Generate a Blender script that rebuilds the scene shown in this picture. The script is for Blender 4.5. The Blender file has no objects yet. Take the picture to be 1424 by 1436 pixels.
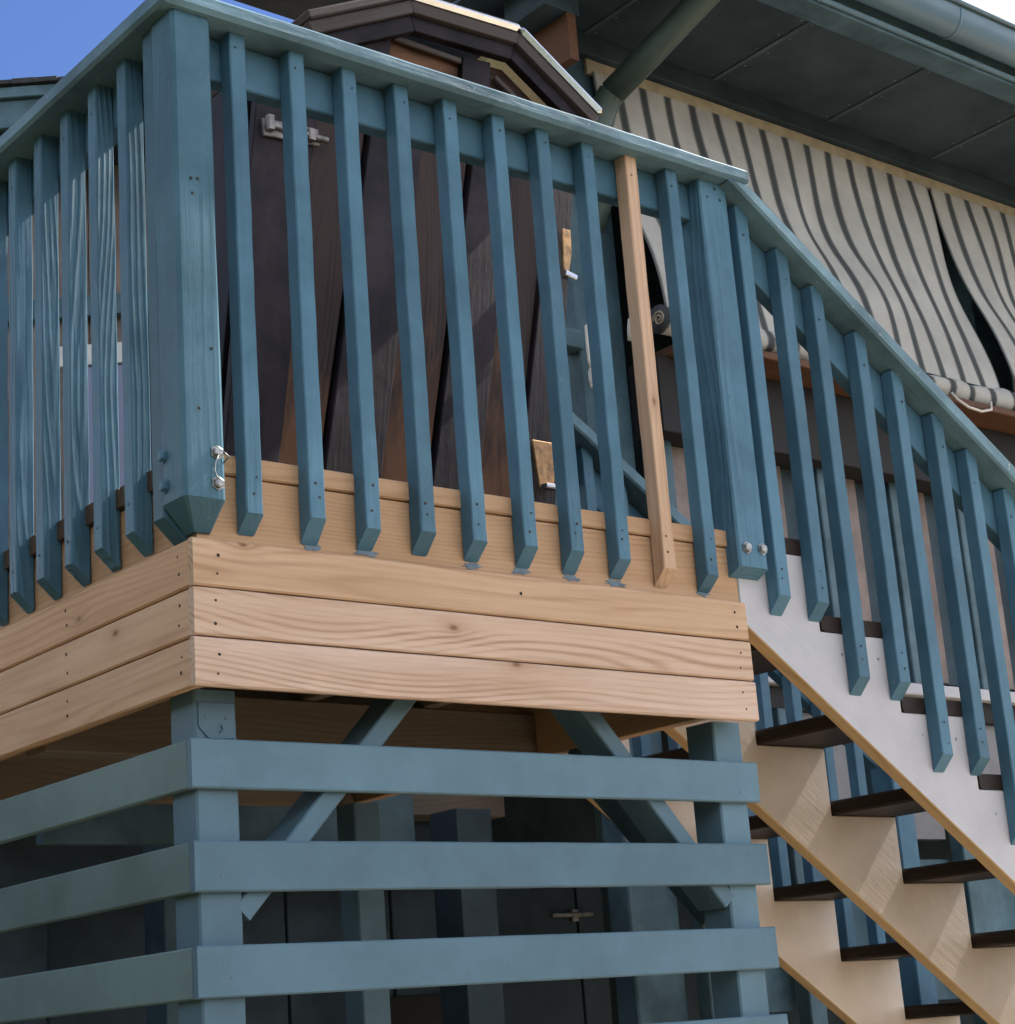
import bpy, bmesh, math, random
from mathutils import Matrix, Vector

# ------------------------------------------------------------------ camera, world, sun, exposure
Z0 = 2.23                                   # fascia underside above the ground; all z below are relative to it
scene = bpy.context.scene
C = scene.collection

cam_data = bpy.data.cameras.new('camera')
cam = bpy.data.objects.new('camera', cam_data)
C.objects.link(cam)
YAW, PITCH, ROLL = math.radians(39.985), math.radians(15.5056), math.radians(-4.3347)
fwd = Vector((math.sin(YAW) * math.cos(PITCH), math.cos(YAW) * math.cos(PITCH), math.sin(PITCH)))
rgt = Vector((math.cos(YAW), -math.sin(YAW), 0))
upv = rgt.cross(fwd)
r2 = rgt * math.cos(ROLL) + upv * math.sin(ROLL)
u2 = -rgt * math.sin(ROLL) + upv * math.cos(ROLL)
mw = Matrix((r2, u2, -fwd)).transposed().to_4x4()
mw.translation = Vector((-1.6526, -2.8541, -0.631 + Z0))
cam.matrix_world = mw
cam_data.sensor_fit = 'HORIZONTAL'
cam_data.sensor_width = 36
cam_data.lens = 2641.17 * 36 / 1424
cam_data.clip_start = 0.05
cam_data.clip_end = 2000
scene.camera = cam

SUN_EL = math.radians(46)
SUN_A = math.radians(3.0)                   # how far the sun stands in front of the deck's front plane
sun_dir = Vector((math.cos(SUN_EL) * math.cos(SUN_A), -math.cos(SUN_EL) * math.sin(SUN_A), math.sin(SUN_EL)))

CLOUD_OFFSET = (15.83, 3.43, -28.35)
CLOUD_K = 19.0
CLOUD_LOW = 0.20
DUST = 0.5
world = bpy.data.worlds.new('World')
scene.world = world
world.use_nodes = True
wn = world.node_tree
bg = wn.nodes['Background']
sky = wn.nodes.new('ShaderNodeTexSky')
sky.sky_type = 'NISHITA'
sky.sun_disc = False
sky.sun_elevation = SUN_EL
sky.sun_rotation = math.atan2(sun_dir.x, sun_dir.y)
sky.air_density = 1.0
sky.dust_density = DUST
sky.ozone_density = 4.0
# fair-weather clouds drifting over the whole sky
wtc = wn.nodes.new('ShaderNodeTexCoord')
wmap = wn.nodes.new('ShaderNodeMapping')
wmap.inputs['Location'].default_value = CLOUD_OFFSET
wmap.inputs['Scale'].default_value = (1.0, 1.0, 1.9)
wn.links.new(wtc.outputs['Generated'], wmap.inputs[0])
cn = wn.nodes.new('ShaderNodeTexNoise')
cn.inputs['Scale'].default_value = 1.7
cn.inputs['Detail'].default_value = 7
cn.inputs['Roughness'].default_value = 0.52
wn.links.new(wmap.outputs[0], cn.inputs['Vector'])
cr = wn.nodes.new('ShaderNodeValToRGB')
cr.color_ramp.elements[0].position = 0.50
cr.color_ramp.elements[0].color = (0, 0, 0, 1)
cr.color_ramp.elements[1].position = 0.61
cr.color_ramp.elements[1].color = (1, 1, 1, 1)
wsep = wn.nodes.new('ShaderNodeSeparateXYZ')
wn.links.new(wtc.outputs['Generated'], wsep.inputs[0])
wlow = wn.nodes.new('ShaderNodeMapRange')           # clouds bunch up towards the horizon, as they do in perspective
wlow.inputs['From Min'].default_value = 0.0
wlow.inputs['From Max'].default_value = 0.42
wlow.inputs['To Min'].default_value = CLOUD_LOW
wlow.inputs['To Max'].default_value = 0.0
wn.links.new(wsep.outputs[2], wlow.inputs[0])
wadd = wn.nodes.new('ShaderNodeMath')
wadd.operation = 'ADD'
wn.links.new(cn.outputs[0], wadd.inputs[0])
wn.links.new(wlow.outputs[0], wadd.inputs[1])
wn.links.new(wadd.outputs[0], cr.inputs[0])
cmix = wn.nodes.new('ShaderNodeMix')
cmix.data_type = 'RGBA'
wn.links.new(cr.outputs[0], cmix.inputs[0])
hsv = wn.nodes.new('ShaderNodeHueSaturation')
hsv.inputs['Saturation'].default_value = 1.12
wn.links.new(sky.outputs[0], hsv.inputs['Color'])
hmul = wn.nodes.new('ShaderNodeVectorMath')
hmul.operation = 'MULTIPLY'
hmul.inputs[1].default_value = (1.02, 0.93, 1.13)
wn.links.new(hsv.outputs[0], hmul.inputs[0])
wn.links.new(hmul.outputs[0], cmix.inputs[6])
cmix.inputs[7].default_value = (CLOUD_K * 0.94, CLOUD_K * 0.97, CLOUD_K, 1)
wn.links.new(cmix.outputs[2], bg.inputs[0])
bg.inputs[1].default_value = 0.055

sl = bpy.data.lights.new('sun', 'SUN')
sl.energy = 4.2
sl.angle = math.radians(0.55)
sl.color = (1.0, 0.93, 0.82)
sun = bpy.data.objects.new('sun', sl)
sun.rotation_euler = sun_dir.to_track_quat('Z', 'Y').to_euler()
sun.location = (12, -2, 14)
C.objects.link(sun)

vs = scene.view_settings
vs.view_transform = 'Standard'
vs.look = 'None'
vs.exposure = 1.4
vs.gamma = 1.0
vs.use_curve_mapping = False
scene.cycles.max_bounces = 7
scene.cycles.diffuse_bounces = 3
scene.cycles.use_adaptive_sampling = True
scene.cycles.adaptive_threshold = 0.03
scene.cycles.glossy_bounces = 3
scene.cycles.use_denoising = True

rnd = random.Random(7)

# ------------------------------------------------------------------ materials
class NT:
    def __init__(self, name):
        self.m = bpy.data.materials.new(name)
        self.m.use_nodes = True
        self.t = self.m.node_tree
        self.b = self.t.nodes['Principled BSDF']
    def n(self, kind, **kw):
        nd = self.t.nodes.new(kind)
        for k, v in kw.items():
            setattr(nd, k, v)
        return nd
    def l(self, a, b):
        self.t.links.new(a, b)
    def val(self, sock, v):
        sock.default_value = v
    def math(self, op, a, b=None, clamp=False):
        nd = self.n('ShaderNodeMath', operation=op, use_clamp=clamp)
        for i, x in enumerate((a, b)):
            if x is None: continue
            if isinstance(x, (int, float)): nd.inputs[i].default_value = x
            else: self.l(x, nd.inputs[i])
        return nd.outputs[0]
    def vmath(self, op, a, b=None, out=0):
        nd = self.n('ShaderNodeVectorMath', operation=op)
        for i, x in enumerate((a, b)):
            if x is None: continue
            if isinstance(x, (tuple, list)): nd.inputs[i].default_value = x
            else: self.l(x, nd.inputs[i])
        return nd.outputs[out]
    def mix(self, f, a, b):
        nd = self.n('ShaderNodeMix', data_type='RGBA')
        for i, x in ((0, f), (6, a), (7, b)):
            if isinstance(x, (int, float)): nd.inputs[i].default_value = x
            elif isinstance(x, (tuple, list)): nd.inputs[i].default_value = (*x[:3], 1)
            else: self.l(x, nd.inputs[i])
        return nd.outputs[2]
    def ramp(self, f, stops):
        nd = self.n('ShaderNodeValToRGB')
        el = nd.color_ramp.elements
        while len(el) < len(stops): el.new(0.5)
        for e, (p, c) in zip(el, stops):
            e.position = p
            e.color = (c, c, c, 1) if isinstance(c, (int, float)) else (*c, 1)
        self.l(f, nd.inputs[0])
        return nd.outputs[0]
    def noise(self, vec, scale, detail=3, rough=0.55, dist=0.0):
        nd = self.n('ShaderNodeTexNoise')
        nd.inputs['Scale'].default_value = scale
        nd.inputs['Detail'].default_value = detail
        nd.inputs['Roughness'].default_value = rough
        nd.inputs['Distortion'].default_value = dist
        self.l(vec, nd.inputs['Vector'])
        return nd.outputs[0]
    def obj_coords(self, offset=True):
        tc = self.n('ShaderNodeTexCoord')
        oi = self.n('ShaderNodeObjectInfo')
        self.rand = oi.outputs['Random']
        v = tc.outputs['Object']
        self.rawco = v
        if offset:
            cb = self.n('ShaderNodeCombineXYZ')
            self.l(self.math('MULTIPLY', self.rand, 37.0), cb.inputs[0])
            self.l(self.math('MULTIPLY', self.rand, 5.3), cb.inputs[1])
            self.l(self.math('MULTIPLY', self.rand, 3.1), cb.inputs[2])
            v = self.vmath('ADD', v, cb.outputs[0])
        return v
    def bump(self, h, strength, dist=0.002):
        nd = self.n('ShaderNodeBump')
        if isinstance(strength, (int, float)): nd.inputs['Strength'].default_value = strength
        else: self.l(strength, nd.inputs['Strength'])
        nd.inputs['Distance'].default_value = dist
        self.l(h, nd.inputs['Height'])
        self.l(nd.outputs[0], self.b.inputs['Normal'])
        return nd
    def attr(self, name):
        nd = self.n('ShaderNodeAttribute', attribute_type='OBJECT', attribute_name=name)
        return nd

def ring_grain(N, v, knot=False):
    """growth-ring figure running along local X; returns 0..1 band value"""
    w = N.vmath('MULTIPLY', v, (0.55, 1.0, 1.0))
    low = N.n('ShaderNodeTexNoise')
    low.inputs['Scale'].default_value = 2.6
    low.inputs['Detail'].default_value = 0
    N.l(w, low.inputs['Vector'])
    off = N.vmath('SUBTRACT', low.outputs['Color'], (0.5, 0.5, 0.5))
    off = N.vmath('MULTIPLY', off, (0.0, 0.10, 0.10))
    p = N.vmath('ADD', N.rawco, off)
    cb = N.n('ShaderNodeCombineXYZ')
    N.l(N.math('SUBTRACT', N.math('MULTIPLY', N.rand, 0.12), 0.06), cb.inputs[1])
    N.l(N.math('SUBTRACT', N.math('MULTIPLY', N.math('FRACT', N.math('MULTIPLY', N.rand, 17.3)), 0.10), 0.09), cb.inputs[2])
    p = N.vmath('SUBTRACT', p, cb.outputs[0])
    p = N.vmath('MULTIPLY', p, (0.0, 1.0, 1.0))
    d = N.vmath('LENGTH', p, out=1)
    fine = N.noise(N.vmath('MULTIPLY', v, (1.6, 24.0, 24.0)), 1.0, 2)
    d = N.math('ADD', d, N.math('MULTIPLY', fine, 0.007))
    d = N.math('MULTIPLY', d, N.math('ADD', 0.7, N.math('MULTIPLY', low.outputs[0], 0.6)))
    kd = None
    if knot:
        k = N.attr('knot')
        dk = N.vmath('SUBTRACT', N.rawco, k.outputs['Vector'])
        dk = N.vmath('MULTIPLY', dk, (0.55, 1.0, 1.0))
        kd = N.vmath('LENGTH', dk, out=1)
        push = N.math('DIVIDE', 0.00035, N.math('ADD', kd, 0.012))
        d = N.math('ADD', d, push)
    s = N.math('SINE', N.math('MULTIPLY', d, 2 * math.pi / 0.0125))
    s = N.math('ADD', N.math('MULTIPLY', s, 0.5), 0.5)
    return N.math('POWER', s, 2.2), fine, kd

def mat_new_wood(name, light, dark, rough=0.62, pink=(0.60, 0.40, 0.30), knot=False, contrast=0.55, tint_attr=False, glow_tint=None):
    N = NT(name)
    v = N.obj_coords()
    g, fine, kd = ring_grain(N, v, knot)
    tint = N.mix(N.attr('tint').outputs['Fac'] if tint_attr else N.rand, light, pink)
    streak = N.noise(N.vmath('MULTIPLY', v, (2.0, 130.0, 130.0)), 1.0, 3, 0.7)
    soft = N.noise(N.vmath('MULTIPLY', v, (1.6, 11, 11)), 1.0, 4, 0.6)
    wide = N.noise(N.vmath('MULTIPLY', v, (0.8, 26, 26)), 1.0, 2)
    f = N.math('MULTIPLY', g, N.math('MULTIPLY', N.ramp(wide, [(0.38, 0.05), (0.66, 1.0)]), contrast), clamp=True)
    f = N.math('ADD', f, N.math('MULTIPLY', N.math('SUBTRACT', streak, 0.46), 1.0), clamp=True)
    col = N.mix(f, tint, dark)
    col = N.mix(N.ramp(soft, [(0.40, 0.0), (0.72, 0.45)]), col, tuple(c * k for c, k in zip(light, (0.66, 0.60, 0.56))))
    col = N.mix(N.ramp(soft, [(0.28, 0.30), (0.42, 0.0)]), col, tuple(min(1, c * 1.12 + 0.02) for c in pink))
    if knot:
        rr = N.math('ADD', kd, N.math('MULTIPLY', N.math('SUBTRACT', fine, 0.5), 0.006))
        halo = N.ramp(N.math('MULTIPLY', rr, 20.0), [(0.0, 1.0), (0.10, 0.8), (0.26, 0.30), (0.70, 0.0)])
        col = N.mix(N.math('MULTIPLY', halo, 0.55), col, (0.27, 0.14, 0.065))
        core = N.ramp(N.math('MULTIPLY', rr, 20.0), [(0.0, 0.85), (0.06, 0.6), (0.13, 0.0)])
        col = N.mix(core, col, (0.16, 0.085, 0.045))
    if glow_tint:  # warm bounce glow painted into the colour, strongest at the low end
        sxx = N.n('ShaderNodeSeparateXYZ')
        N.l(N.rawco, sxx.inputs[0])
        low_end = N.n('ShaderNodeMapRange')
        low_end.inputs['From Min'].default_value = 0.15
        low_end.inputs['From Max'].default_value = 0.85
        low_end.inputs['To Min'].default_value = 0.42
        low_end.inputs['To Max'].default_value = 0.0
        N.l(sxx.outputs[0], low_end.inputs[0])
        glow_mask = N.math('ADD', N.noise(N.vmath('MULTIPLY', v, (3.0, 14, 14)), 1.0, 4, 0.7), low_end.outputs[0])
        col = N.mix(N.ramp(glow_mask, [(0.62, 0.0), (0.86, 0.85)]), col, glow_tint)
    N.l(col, N.b.inputs['Base Color'])
    N.val(N.b.inputs['Roughness'], rough)
    N.val(N.b.inputs['Specular IOR Level'], 0.15)
    h = N.math('ADD', N.math('MULTIPLY', g, 0.5), N.math('MULTIPLY', streak, 0.9))
    N.bump(h, 0.3, 0.0010)
    return N.m

def mat_paint(name, base, rough=0.42, grain=0.16, vary=0.12, bump_d=0.0016, chip=0.0, under=(0.35, 0.25, 0.17), dirt_amt=0.5):
    """brushed exterior paint over softwood: brush marks, raised grain, grime, scuffs, optional chips"""
    N = NT(name)
    v = N.obj_coords()
    g, fine, _ = ring_grain(N, v)
    streak = N.noise(N.vmath('MULTIPLY', v, (3.0, 85.0, 85.0)), 1.0, 2, 0.6)
    blot = N.noise(v, 4.5, 4, 0.62)
    dark = tuple(c * (1 - vary * 2.2) for c in base)
    lite = tuple(min(1, c * (1 + vary * 1.2) + 0.008 * (vary > 0.08)) for c in base)
    f = N.math('ADD', N.math('MULTIPLY', blot, 0.93), N.math('MULTIPLY', streak, 0.07))
    col = N.mix(N.ramp(f, [(0.36, 0.0), (0.64, 1.0)]), dark, lite)
    tone = N.math('ADD', 0.88, N.math('MULTIPLY', N.rand, 0.24))
    col = N.vmath('SCALE', col, None)
    N.l(tone, col.node.inputs['Scale'])
    dirt = N.noise(N.vmath('MULTIPLY', v, (24.0, 60.0, 60.0)), 1.0, 4, 0.75)
    col = N.mix(N.ramp(dirt, [(0.64, 0.0), (0.74, dirt_amt)]), col, tuple(c * 0.42 + 0.004 for c in base))
    col = N.mix(N.ramp(dirt, [(0.26, 0.40), (0.34, 0.0)]), col, tuple(min(1, c * 1.25 + 0.03) for c in base))
    if chip:
        ch = N.noise(v, 34.0, 5, 0.75)
        cm = N.ramp(ch, [(0.70 - chip, 0.0), (0.715 - chip, 1.0)])
        col = N.mix(cm, col, under)
    N.l(col, N.b.inputs['Base Color'])
    rr = N.math('ADD', rough - 0.08, N.math('MULTIPLY', blot, 0.22))
    N.l(rr, N.b.inputs['Roughness'])
    N.val(N.b.inputs['Specular IOR Level'], 0.14)
    ga = N.attr('grain')
    h = N.math('ADD', N.math('MULTIPLY', streak, grain), N.math('MULTIPLY', dirt, grain * 1.2))
    h = N.math('ADD', h, N.math('MULTIPLY', N.math('ADD', g, N.math('MULTIPLY', streak, 1.2)), N.math('MULTIPLY', ga.outputs['Fac'], 0.7)))
    N.bump(h, 1.0, bump_d)
    return N.m

def mat_plain(name, base, rough=0.6, metal=0.0, vary=0.15, scale=8.0, bump=0.15, spec=0.4):
    N = NT(name)
    v = N.obj_coords()
    b = N.noise(v, scale, 5, 0.6)
    lo = tuple(c * (1 - vary) for c in base)
    hi = tuple(min(1, c * (1 + vary)) for c in base)
    N.l(N.mix(N.ramp(b, [(0.3, 0.0), (0.7, 1.0)]), lo, hi), N.b.inputs['Base Color'])
    N.val(N.b.inputs['Roughness'], rough)
    N.val(N.b.inputs['Metallic'], metal)
    N.val(N.b.inputs['Specular IOR Level'], spec)
    f = N.noise(v, scale * 9, 3)
    N.bump(f, bump, 0.001)
    return N.m

BLUE = (0.067, 0.158, 0.228)
M = {}
M['blue_post'] = mat_paint('blue_post_paint', (0.054, 0.130, 0.178), grain=0.25, vary=0.09, chip=0.01, under=(0.14, 0.18, 0.19))
M['blue'] = mat_paint('blue_paint', BLUE, grain=0.25, vary=0.09, chip=0.02, under=(0.16, 0.20, 0.21), dirt_amt=0.55)
M['blue_cap'] = mat_paint('blue_cap_paint', (0.105, 0.192, 0.238), rough=0.40, grain=0.5, vary=0.16, chip=0.035, under=(0.30, 0.33, 0.34))
M['blue_slat'] = mat_paint('blue_slat_paint', (0.100, 0.176, 0.228), grain=0.10, vary=0.06, dirt_amt=0.4, chip=0.012, under=(0.20, 0.25, 0.27))
M['flare_slat'] = mat_paint('flare_green_slat_paint', (0.130, 0.195, 0.195), grain=0.06, vary=0.08, dirt_amt=0.3)  # slat blue shifted green to stand for lens flare and bounce
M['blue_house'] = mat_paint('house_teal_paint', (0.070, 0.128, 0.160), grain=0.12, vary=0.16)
M['soffit_trim'] = mat_paint('soffit_trim_paint', (0.070, 0.100, 0.112), grain=0.05, rough=0.6)
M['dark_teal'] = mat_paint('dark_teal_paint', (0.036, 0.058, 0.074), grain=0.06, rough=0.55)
M['plank'] = mat_new_wood('cedar_plank', (0.535, 0.345, 0.190), (0.30, 0.16, 0.08), pink=(0.61, 0.455, 0.36), knot=True, contrast=0.65, tint_attr=True)
M['plank_left'] = mat_new_wood('fir_plank', (0.60, 0.385, 0.225), (0.39, 0.215, 0.11), pink=(0.62, 0.42, 0.275), knot=True, contrast=0.45)
M['rim'] = mat_new_wood('rim_wood', (0.50, 0.32, 0.18), (0.30, 0.165, 0.085), pink=(0.47, 0.30, 0.19))
M['old_deck'] = mat_new_wood('weathered_deck_wood', (0.085, 0.062, 0.045), (0.05, 0.036, 0.026), pink=(0.10, 0.07, 0.05))
M['joist'] = mat_new_wood('joist_wood', (0.19, 0.155, 0.12), (0.10, 0.078, 0.058), pink=(0.17, 0.145, 0.12), contrast=0.4)
M['white'] = mat_paint('off_white_paint', (0.455, 0.455, 0.485), grain=0.30, vary=0.04, rough=0.5, dirt_amt=0.12)
M['bounce_white'] = mat_paint('bounce_white_paint', (0.64, 0.56, 0.48), grain=0.40, vary=0.05, rough=0.5, dirt_amt=0.2)  # the off-white stringer paint with warm bounce light mixed into its colour
M['raw_edge'] = mat_new_wood('raw_edge_wood', (0.52, 0.37, 0.20), (0.33, 0.21, 0.10), pink=(0.50, 0.36, 0.20))
M['tread'] = mat_new_wood('dark_tread_wood', (0.030, 0.021, 0.017), (0.010, 0.007, 0.006), pink=(0.024, 0.018, 0.016), rough=0.5)
M['charcoal'] = mat_paint('charcoal_purple_stain', (0.015, 0.010, 0.013), grain=0.4, rough=0.5, vary=0.3)
M['brown'] = mat_new_wood('weathered_brown_wood', (0.044, 0.026, 0.020), (0.012, 0.008, 0.008), pink=(0.034, 0.021, 0.018), rough=0.55, contrast=1.0, glow_tint=(0.15, 0.072, 0.034))  # weathered brown; board feet carry a painted glow from the deck
M['black'] = mat_plain('black_gap', (0.012, 0.011, 0.012), rough=0.8)
M['steel'] = mat_plain('galvanised_steel', (0.26, 0.27, 0.27), rough=0.45, metal=0.8, vary=0.45, scale=60)
M['rusty_steel'] = mat_plain('rusty_steel', (0.20, 0.185, 0.17), rough=0.5, metal=0.6, vary=0.5, scale=30)
M['rust'] = mat_plain('rusty_brass', (0.30, 0.165, 0.065), rough=0.5, metal=0.35, vary=0.6, scale=40, bump=0.5)
M['roof_metal'] = mat_plain('white_roof_metal', (0.80, 0.80, 0.78), rough=0.22, metal=0.95, vary=0.06, scale=20, bump=0.05)
M['grey_wood'] = mat_new_wood('grey_trim_wood', (0.075, 0.060, 0.054), (0.035, 0.028, 0.026), pink=(0.07, 0.058, 0.055))
M['taupe'] = mat_paint('taupe_wall_paint', (0.205, 0.165, 0.150), grain=0.08, vary=0.14, rough=0.65)
M['greywall'] = mat_paint('grey_wall_paint', (0.20, 0.20, 0.21), grain=0.05, vary=0.08, rough=0.65)
M['sill'] = mat_new_wood('brown_sill_wood', (0.125, 0.062, 0.036), (0.06, 0.03, 0.018), pink=(0.11, 0.055, 0.034))
M['gable'] = mat_new_wood('brown_gable_wood', (0.115, 0.058, 0.034), (0.07, 0.035, 0.02), pink=(0.11, 0.055, 0.03))
M['batten'] = mat_plain('tan_batten', (0.36, 0.30, 0.20), rough=0.6, vary=0.2, scale=15)
M['bounce_slab_concrete'] = mat_plain('bounce_concrete', (0.44, 0.36, 0.27), rough=0.9, vary=0.15, scale=3, bump=0.4)
M['cord'] = mat_plain('white_cord', (0.55, 0.52, 0.46), rough=0.6)
M['pipe'] = mat_plain('green_downspout', (0.055, 0.085, 0.075), rough=0.45, vary=0.12, scale=6)
M['gutter'] = mat_plain('blue_gutter', (0.13, 0.21, 0.27), rough=0.32, vary=0.1, scale=5)
M['hole'] = mat_plain('screw_hole', (0.02, 0.014, 0.010), rough=0.8)
M['smear'] = mat_plain('paint_smear', (0.10, 0.15, 0.19), rough=0.5, vary=0.3, scale=40)
M['shingle'] = mat_plain('dark_shingles', (0.035, 0.038, 0.042), rough=0.85, vary=0.4, scale=14, bump=0.6)
M['frame'] = mat_plain('white_window_frame', (0.62, 0.62, 0.60), rough=0.5)

def mat_glass():
    N = NT('window_glass')
    v = N.obj_coords()
    N.val(N.b.inputs['Base Color'], (0.05, 0.08, 0.22, 1))  # blue of the reflected sky is put into the glass colour
    N.val(N.b.inputs['Roughness'], 0.03)
    N.val(N.b.inputs['IOR'], 1.5)
    N.val(N.b.inputs['Specular IOR Level'], 0.5)
    N.bump(N.noise(v, 2.0, 1), 0.02, 0.01)
    return N.m
M['glass'] = mat_glass()

def mat_canvas():
    N = NT('striped_canvas')
    uv = N.n('ShaderNodeUVMap')
    sx = N.n('ShaderNodeSeparateXYZ')
    N.l(uv.outputs[0], sx.inputs[0])
    tc = N.n('ShaderNodeTexCoord')
    wob = N.noise(tc.outputs['Object'], 9.0, 3)
    u = N.math('ADD', sx.outputs[0], N.math('MULTIPLY', N.math('SUBTRACT', wob, 0.5), 0.006))
    ph = N.math('FRACT', N.math('DIVIDE', u, 0.1275))
    d = N.math('ABSOLUTE', N.math('SUBTRACT', ph, 0.5))
    m = N.ramp(d, [(0.0, 1.0), (0.11, 0.92), (0.19, 0.0)])
    d2 = N.math('ABSOLUTE', N.math('SUBTRACT', d, 0.19))
    m2 = N.ramp(d2, [(0.0, 0.22), (0.02, 0.0)])
    dirt = N.noise(tc.outputs['Object'], 4.0, 5, 0.65)
    base = N.mix(N.ramp(dirt, [(0.35, 0.0), (0.7, 1.0)]), (0.32, 0.315, 0.290), (0.43, 0.42, 0.395))
    col = N.mix(m2, base, (0.2, 0.2, 0.2))
    col = N.mix(m, col, (0.030, 0.037, 0.040))
    N.l(col, N.b.inputs['Base Color'])
    N.val(N.b.inputs['Roughness'], 0.85)
    wv = N.noise(tc.outputs['Object'], 220.0, 2)
    crease = N.noise(N.vmath('MULTIPLY', tc.outputs['Object'], (14, 14, 2.5)), 1.0, 4, 0.6, 0.8)
    N.bump(N.math('ADD', N.math('MULTIPLY', wv, 0.06), crease), 0.5, 0.012)
    return N.m
M['canvas'] = mat_canvas()

def mat_ground():
    N = NT('grass_and_soil')
    tc = N.n('ShaderNodeTexCoord')
    v = tc.outputs['Object']
    a = N.noise(v, 0.35, 5, 0.6)
    b = N.noise(v, 14.0, 4, 0.7)
    c = N.noise(v, 90.0, 3, 0.7)
    grass = N.mix(b, (0.055, 0.063, 0.021), (0.095, 0.099, 0.037))
    soil = N.mix(c, (0.165, 0.107, 0.056), (0.115, 0.075, 0.039))
    lawn = N.mix(N.ramp(a, [(0.40, 0.0), (0.55, 1.0)]), grass, soil)
    sx = N.n('ShaderNodeSeparateXYZ')
    N.l(N.n('ShaderNodeNewGeometry').outputs['Position'], sx.inputs[0])
    added_bank_scrub = N.mix(b, (0.012, 0.020, 0.008), (0.030, 0.042, 0.016))      # dark scrub on the added rise, bouncing little light
    onbank = N.n('ShaderNodeMapRange')
    onbank.inputs['From Min'].default_value = -8.6
    onbank.inputs['From Max'].default_value = -9.6
    N.l(sx.outputs[0], onbank.inputs[0])
    N.l(N.mix(onbank.outputs[0], lawn, added_bank_scrub), N.b.inputs['Base Color'])
    N.val(N.b.inputs['Roughness'], 0.95)
    N.bump(N.math('ADD', b, c), 0.6, 0.03)
    return N.m
M['ground'] = mat_ground()

# ------------------------------------------------------------------ building helpers
WM = {}                                      # world matrices, kept here so nothing waits on the depsgraph

def link(name, data, parent, mat4):
    o = bpy.data.objects.new(name, data)
    C.objects.link(o)
    WM[o.name] = mat4.copy()
    if parent is not None:
        o.parent = parent
        o.matrix_basis = WM[parent.name].inverted() @ mat4
    else:
        o.matrix_basis = mat4
    return o

def thing(name, label, cat, loc=(0, 0, 0), group=None):
    o = link(name, None, None, Matrix.Translation((loc[0], loc[1], loc[2] + Z0)))
    o['label'] = label
    o['category'] = cat
    if group: o['group'] = group
    o.empty_display_size = 0.1
    return o

AX = {'x': Matrix.Identity(3),
      'y': Matrix(((0, -1, 0), (1, 0, 0), (0, 0, 1))),
      'z': Matrix(((0, 0, -1), (0, 1, 0), (1, 0, 0))),
      'zl': Matrix(((0, 1, 0), (0, 0, 1), (1, 0, 0)))}      # upright, local Y towards world +X, local Z towards world +Y

mesh_cache = {}
def timber(L, W, H, ch=0.003, segs=1, wob=0.0, seed=0, cut0=0.0, cut1=0.0, mat=None):
    """board along local X (0..L), chamfered section W (Y) by H (Z), optional wandering edges and mitred ends"""
    key = (round(L, 4), round(W, 4), round(H, 4), ch, segs, wob, seed, cut0, cut1, mat)
    if key in mesh_cache: return mesh_cache[key]
    rr = random.Random(seed * 91 + 5)
    w, h = W / 2, H / 2
    ch = min(ch, w * 0.45, h * 0.45)
    sec = [(-w + ch, -h), (w - ch, -h), (w, -h + ch), (w, h - ch), (w - ch, h), (-w + ch, h), (-w, h - ch), (-w, -h + ch)]
    verts, faces = [], []
    n = len(sec)
    for i in range(segs + 1):
        t = i / segs
        dy, dz = (rr.uniform(-wob, wob), rr.uniform(-wob, wob))
        for (y, z) in sec:
            x = L * t
            if i == 0 and cut0: x += cut0 * (0.5 - y / W)
            if i == segs and cut1: x -= cut1 * (0.5 - y / W)
            verts.append((x, y + dy + rr.uniform(-wob, wob) * 0.5, z + dz + rr.uniform(-wob, wob) * 0.5))
    for i in range(segs):
        for k in range(n):
            a, b = i * n + k, i * n + (k + 1) % n
            faces.append((a, b, b + n, a + n))
    faces.append(tuple(reversed(range(n))))
    faces.append(tuple(range(segs * n, segs * n + n)))
    me = bpy.data.meshes.new('timber')
    me.from_pydata(verts, [], faces)
    me.update()
    if mat: me.materials.append(M[mat])
    mesh_cache[key] = me
    return me

def board(name, parent, mat, lo, hi, axis='x', ch=0.003, segs=1, wob=0.0, seed=0, cut0=0.0, cut1=0.0, rot=None):
    """board filling the box lo..hi (relative z), grain along axis"""
    lo, hi = Vector(lo), Vector(hi)
    d = hi - lo
    c = (lo + hi) / 2
    A = AX[axis]
    if axis == 'x': L, W, H = d.x, d.y, d.z
    elif axis == 'y': L, W, H = d.y, d.x, d.z
    elif axis == 'z': L, W, H = d.z, d.y, d.x
    else: L, W, H = d.z, d.x, d.y
    me = timber(L, W, H, ch, segs, wob, seed, cut0, cut1, mat)
    R = A.to_4x4()
    if rot is not None: R = rot.to_4x4() @ R
    start = c - (R.to_3x3() @ Vector((L / 2, 0, 0)))
    mt = Matrix.Translation((start.x, start.y, start.z + Z0)) @ R
    return link(name, me, parent, mt)

def bar(name, parent, mat, p0, p1, W, H, ch=0.003, up=(0, 0, 1), segs=1, wob=0.0, seed=0):
    """board from p0 to p1 (centre line); W across, H along 'up'"""
    p0, p1 = Vector(p0), Vector(p1)
    x = (p1 - p0).normalized()
    y = Vector(up).cross(x).normalized()
    z = x.cross(y)
    R = Matrix((x, y, z)).transposed().to_4x4()
    me = timber((p1 - p0).length, W, H, ch, segs, wob, seed, 0, 0, mat)
    return link(name, me, parent, Matrix.Translation((p0.x, p0.y, p0.z + Z0)) @ R)

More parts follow.
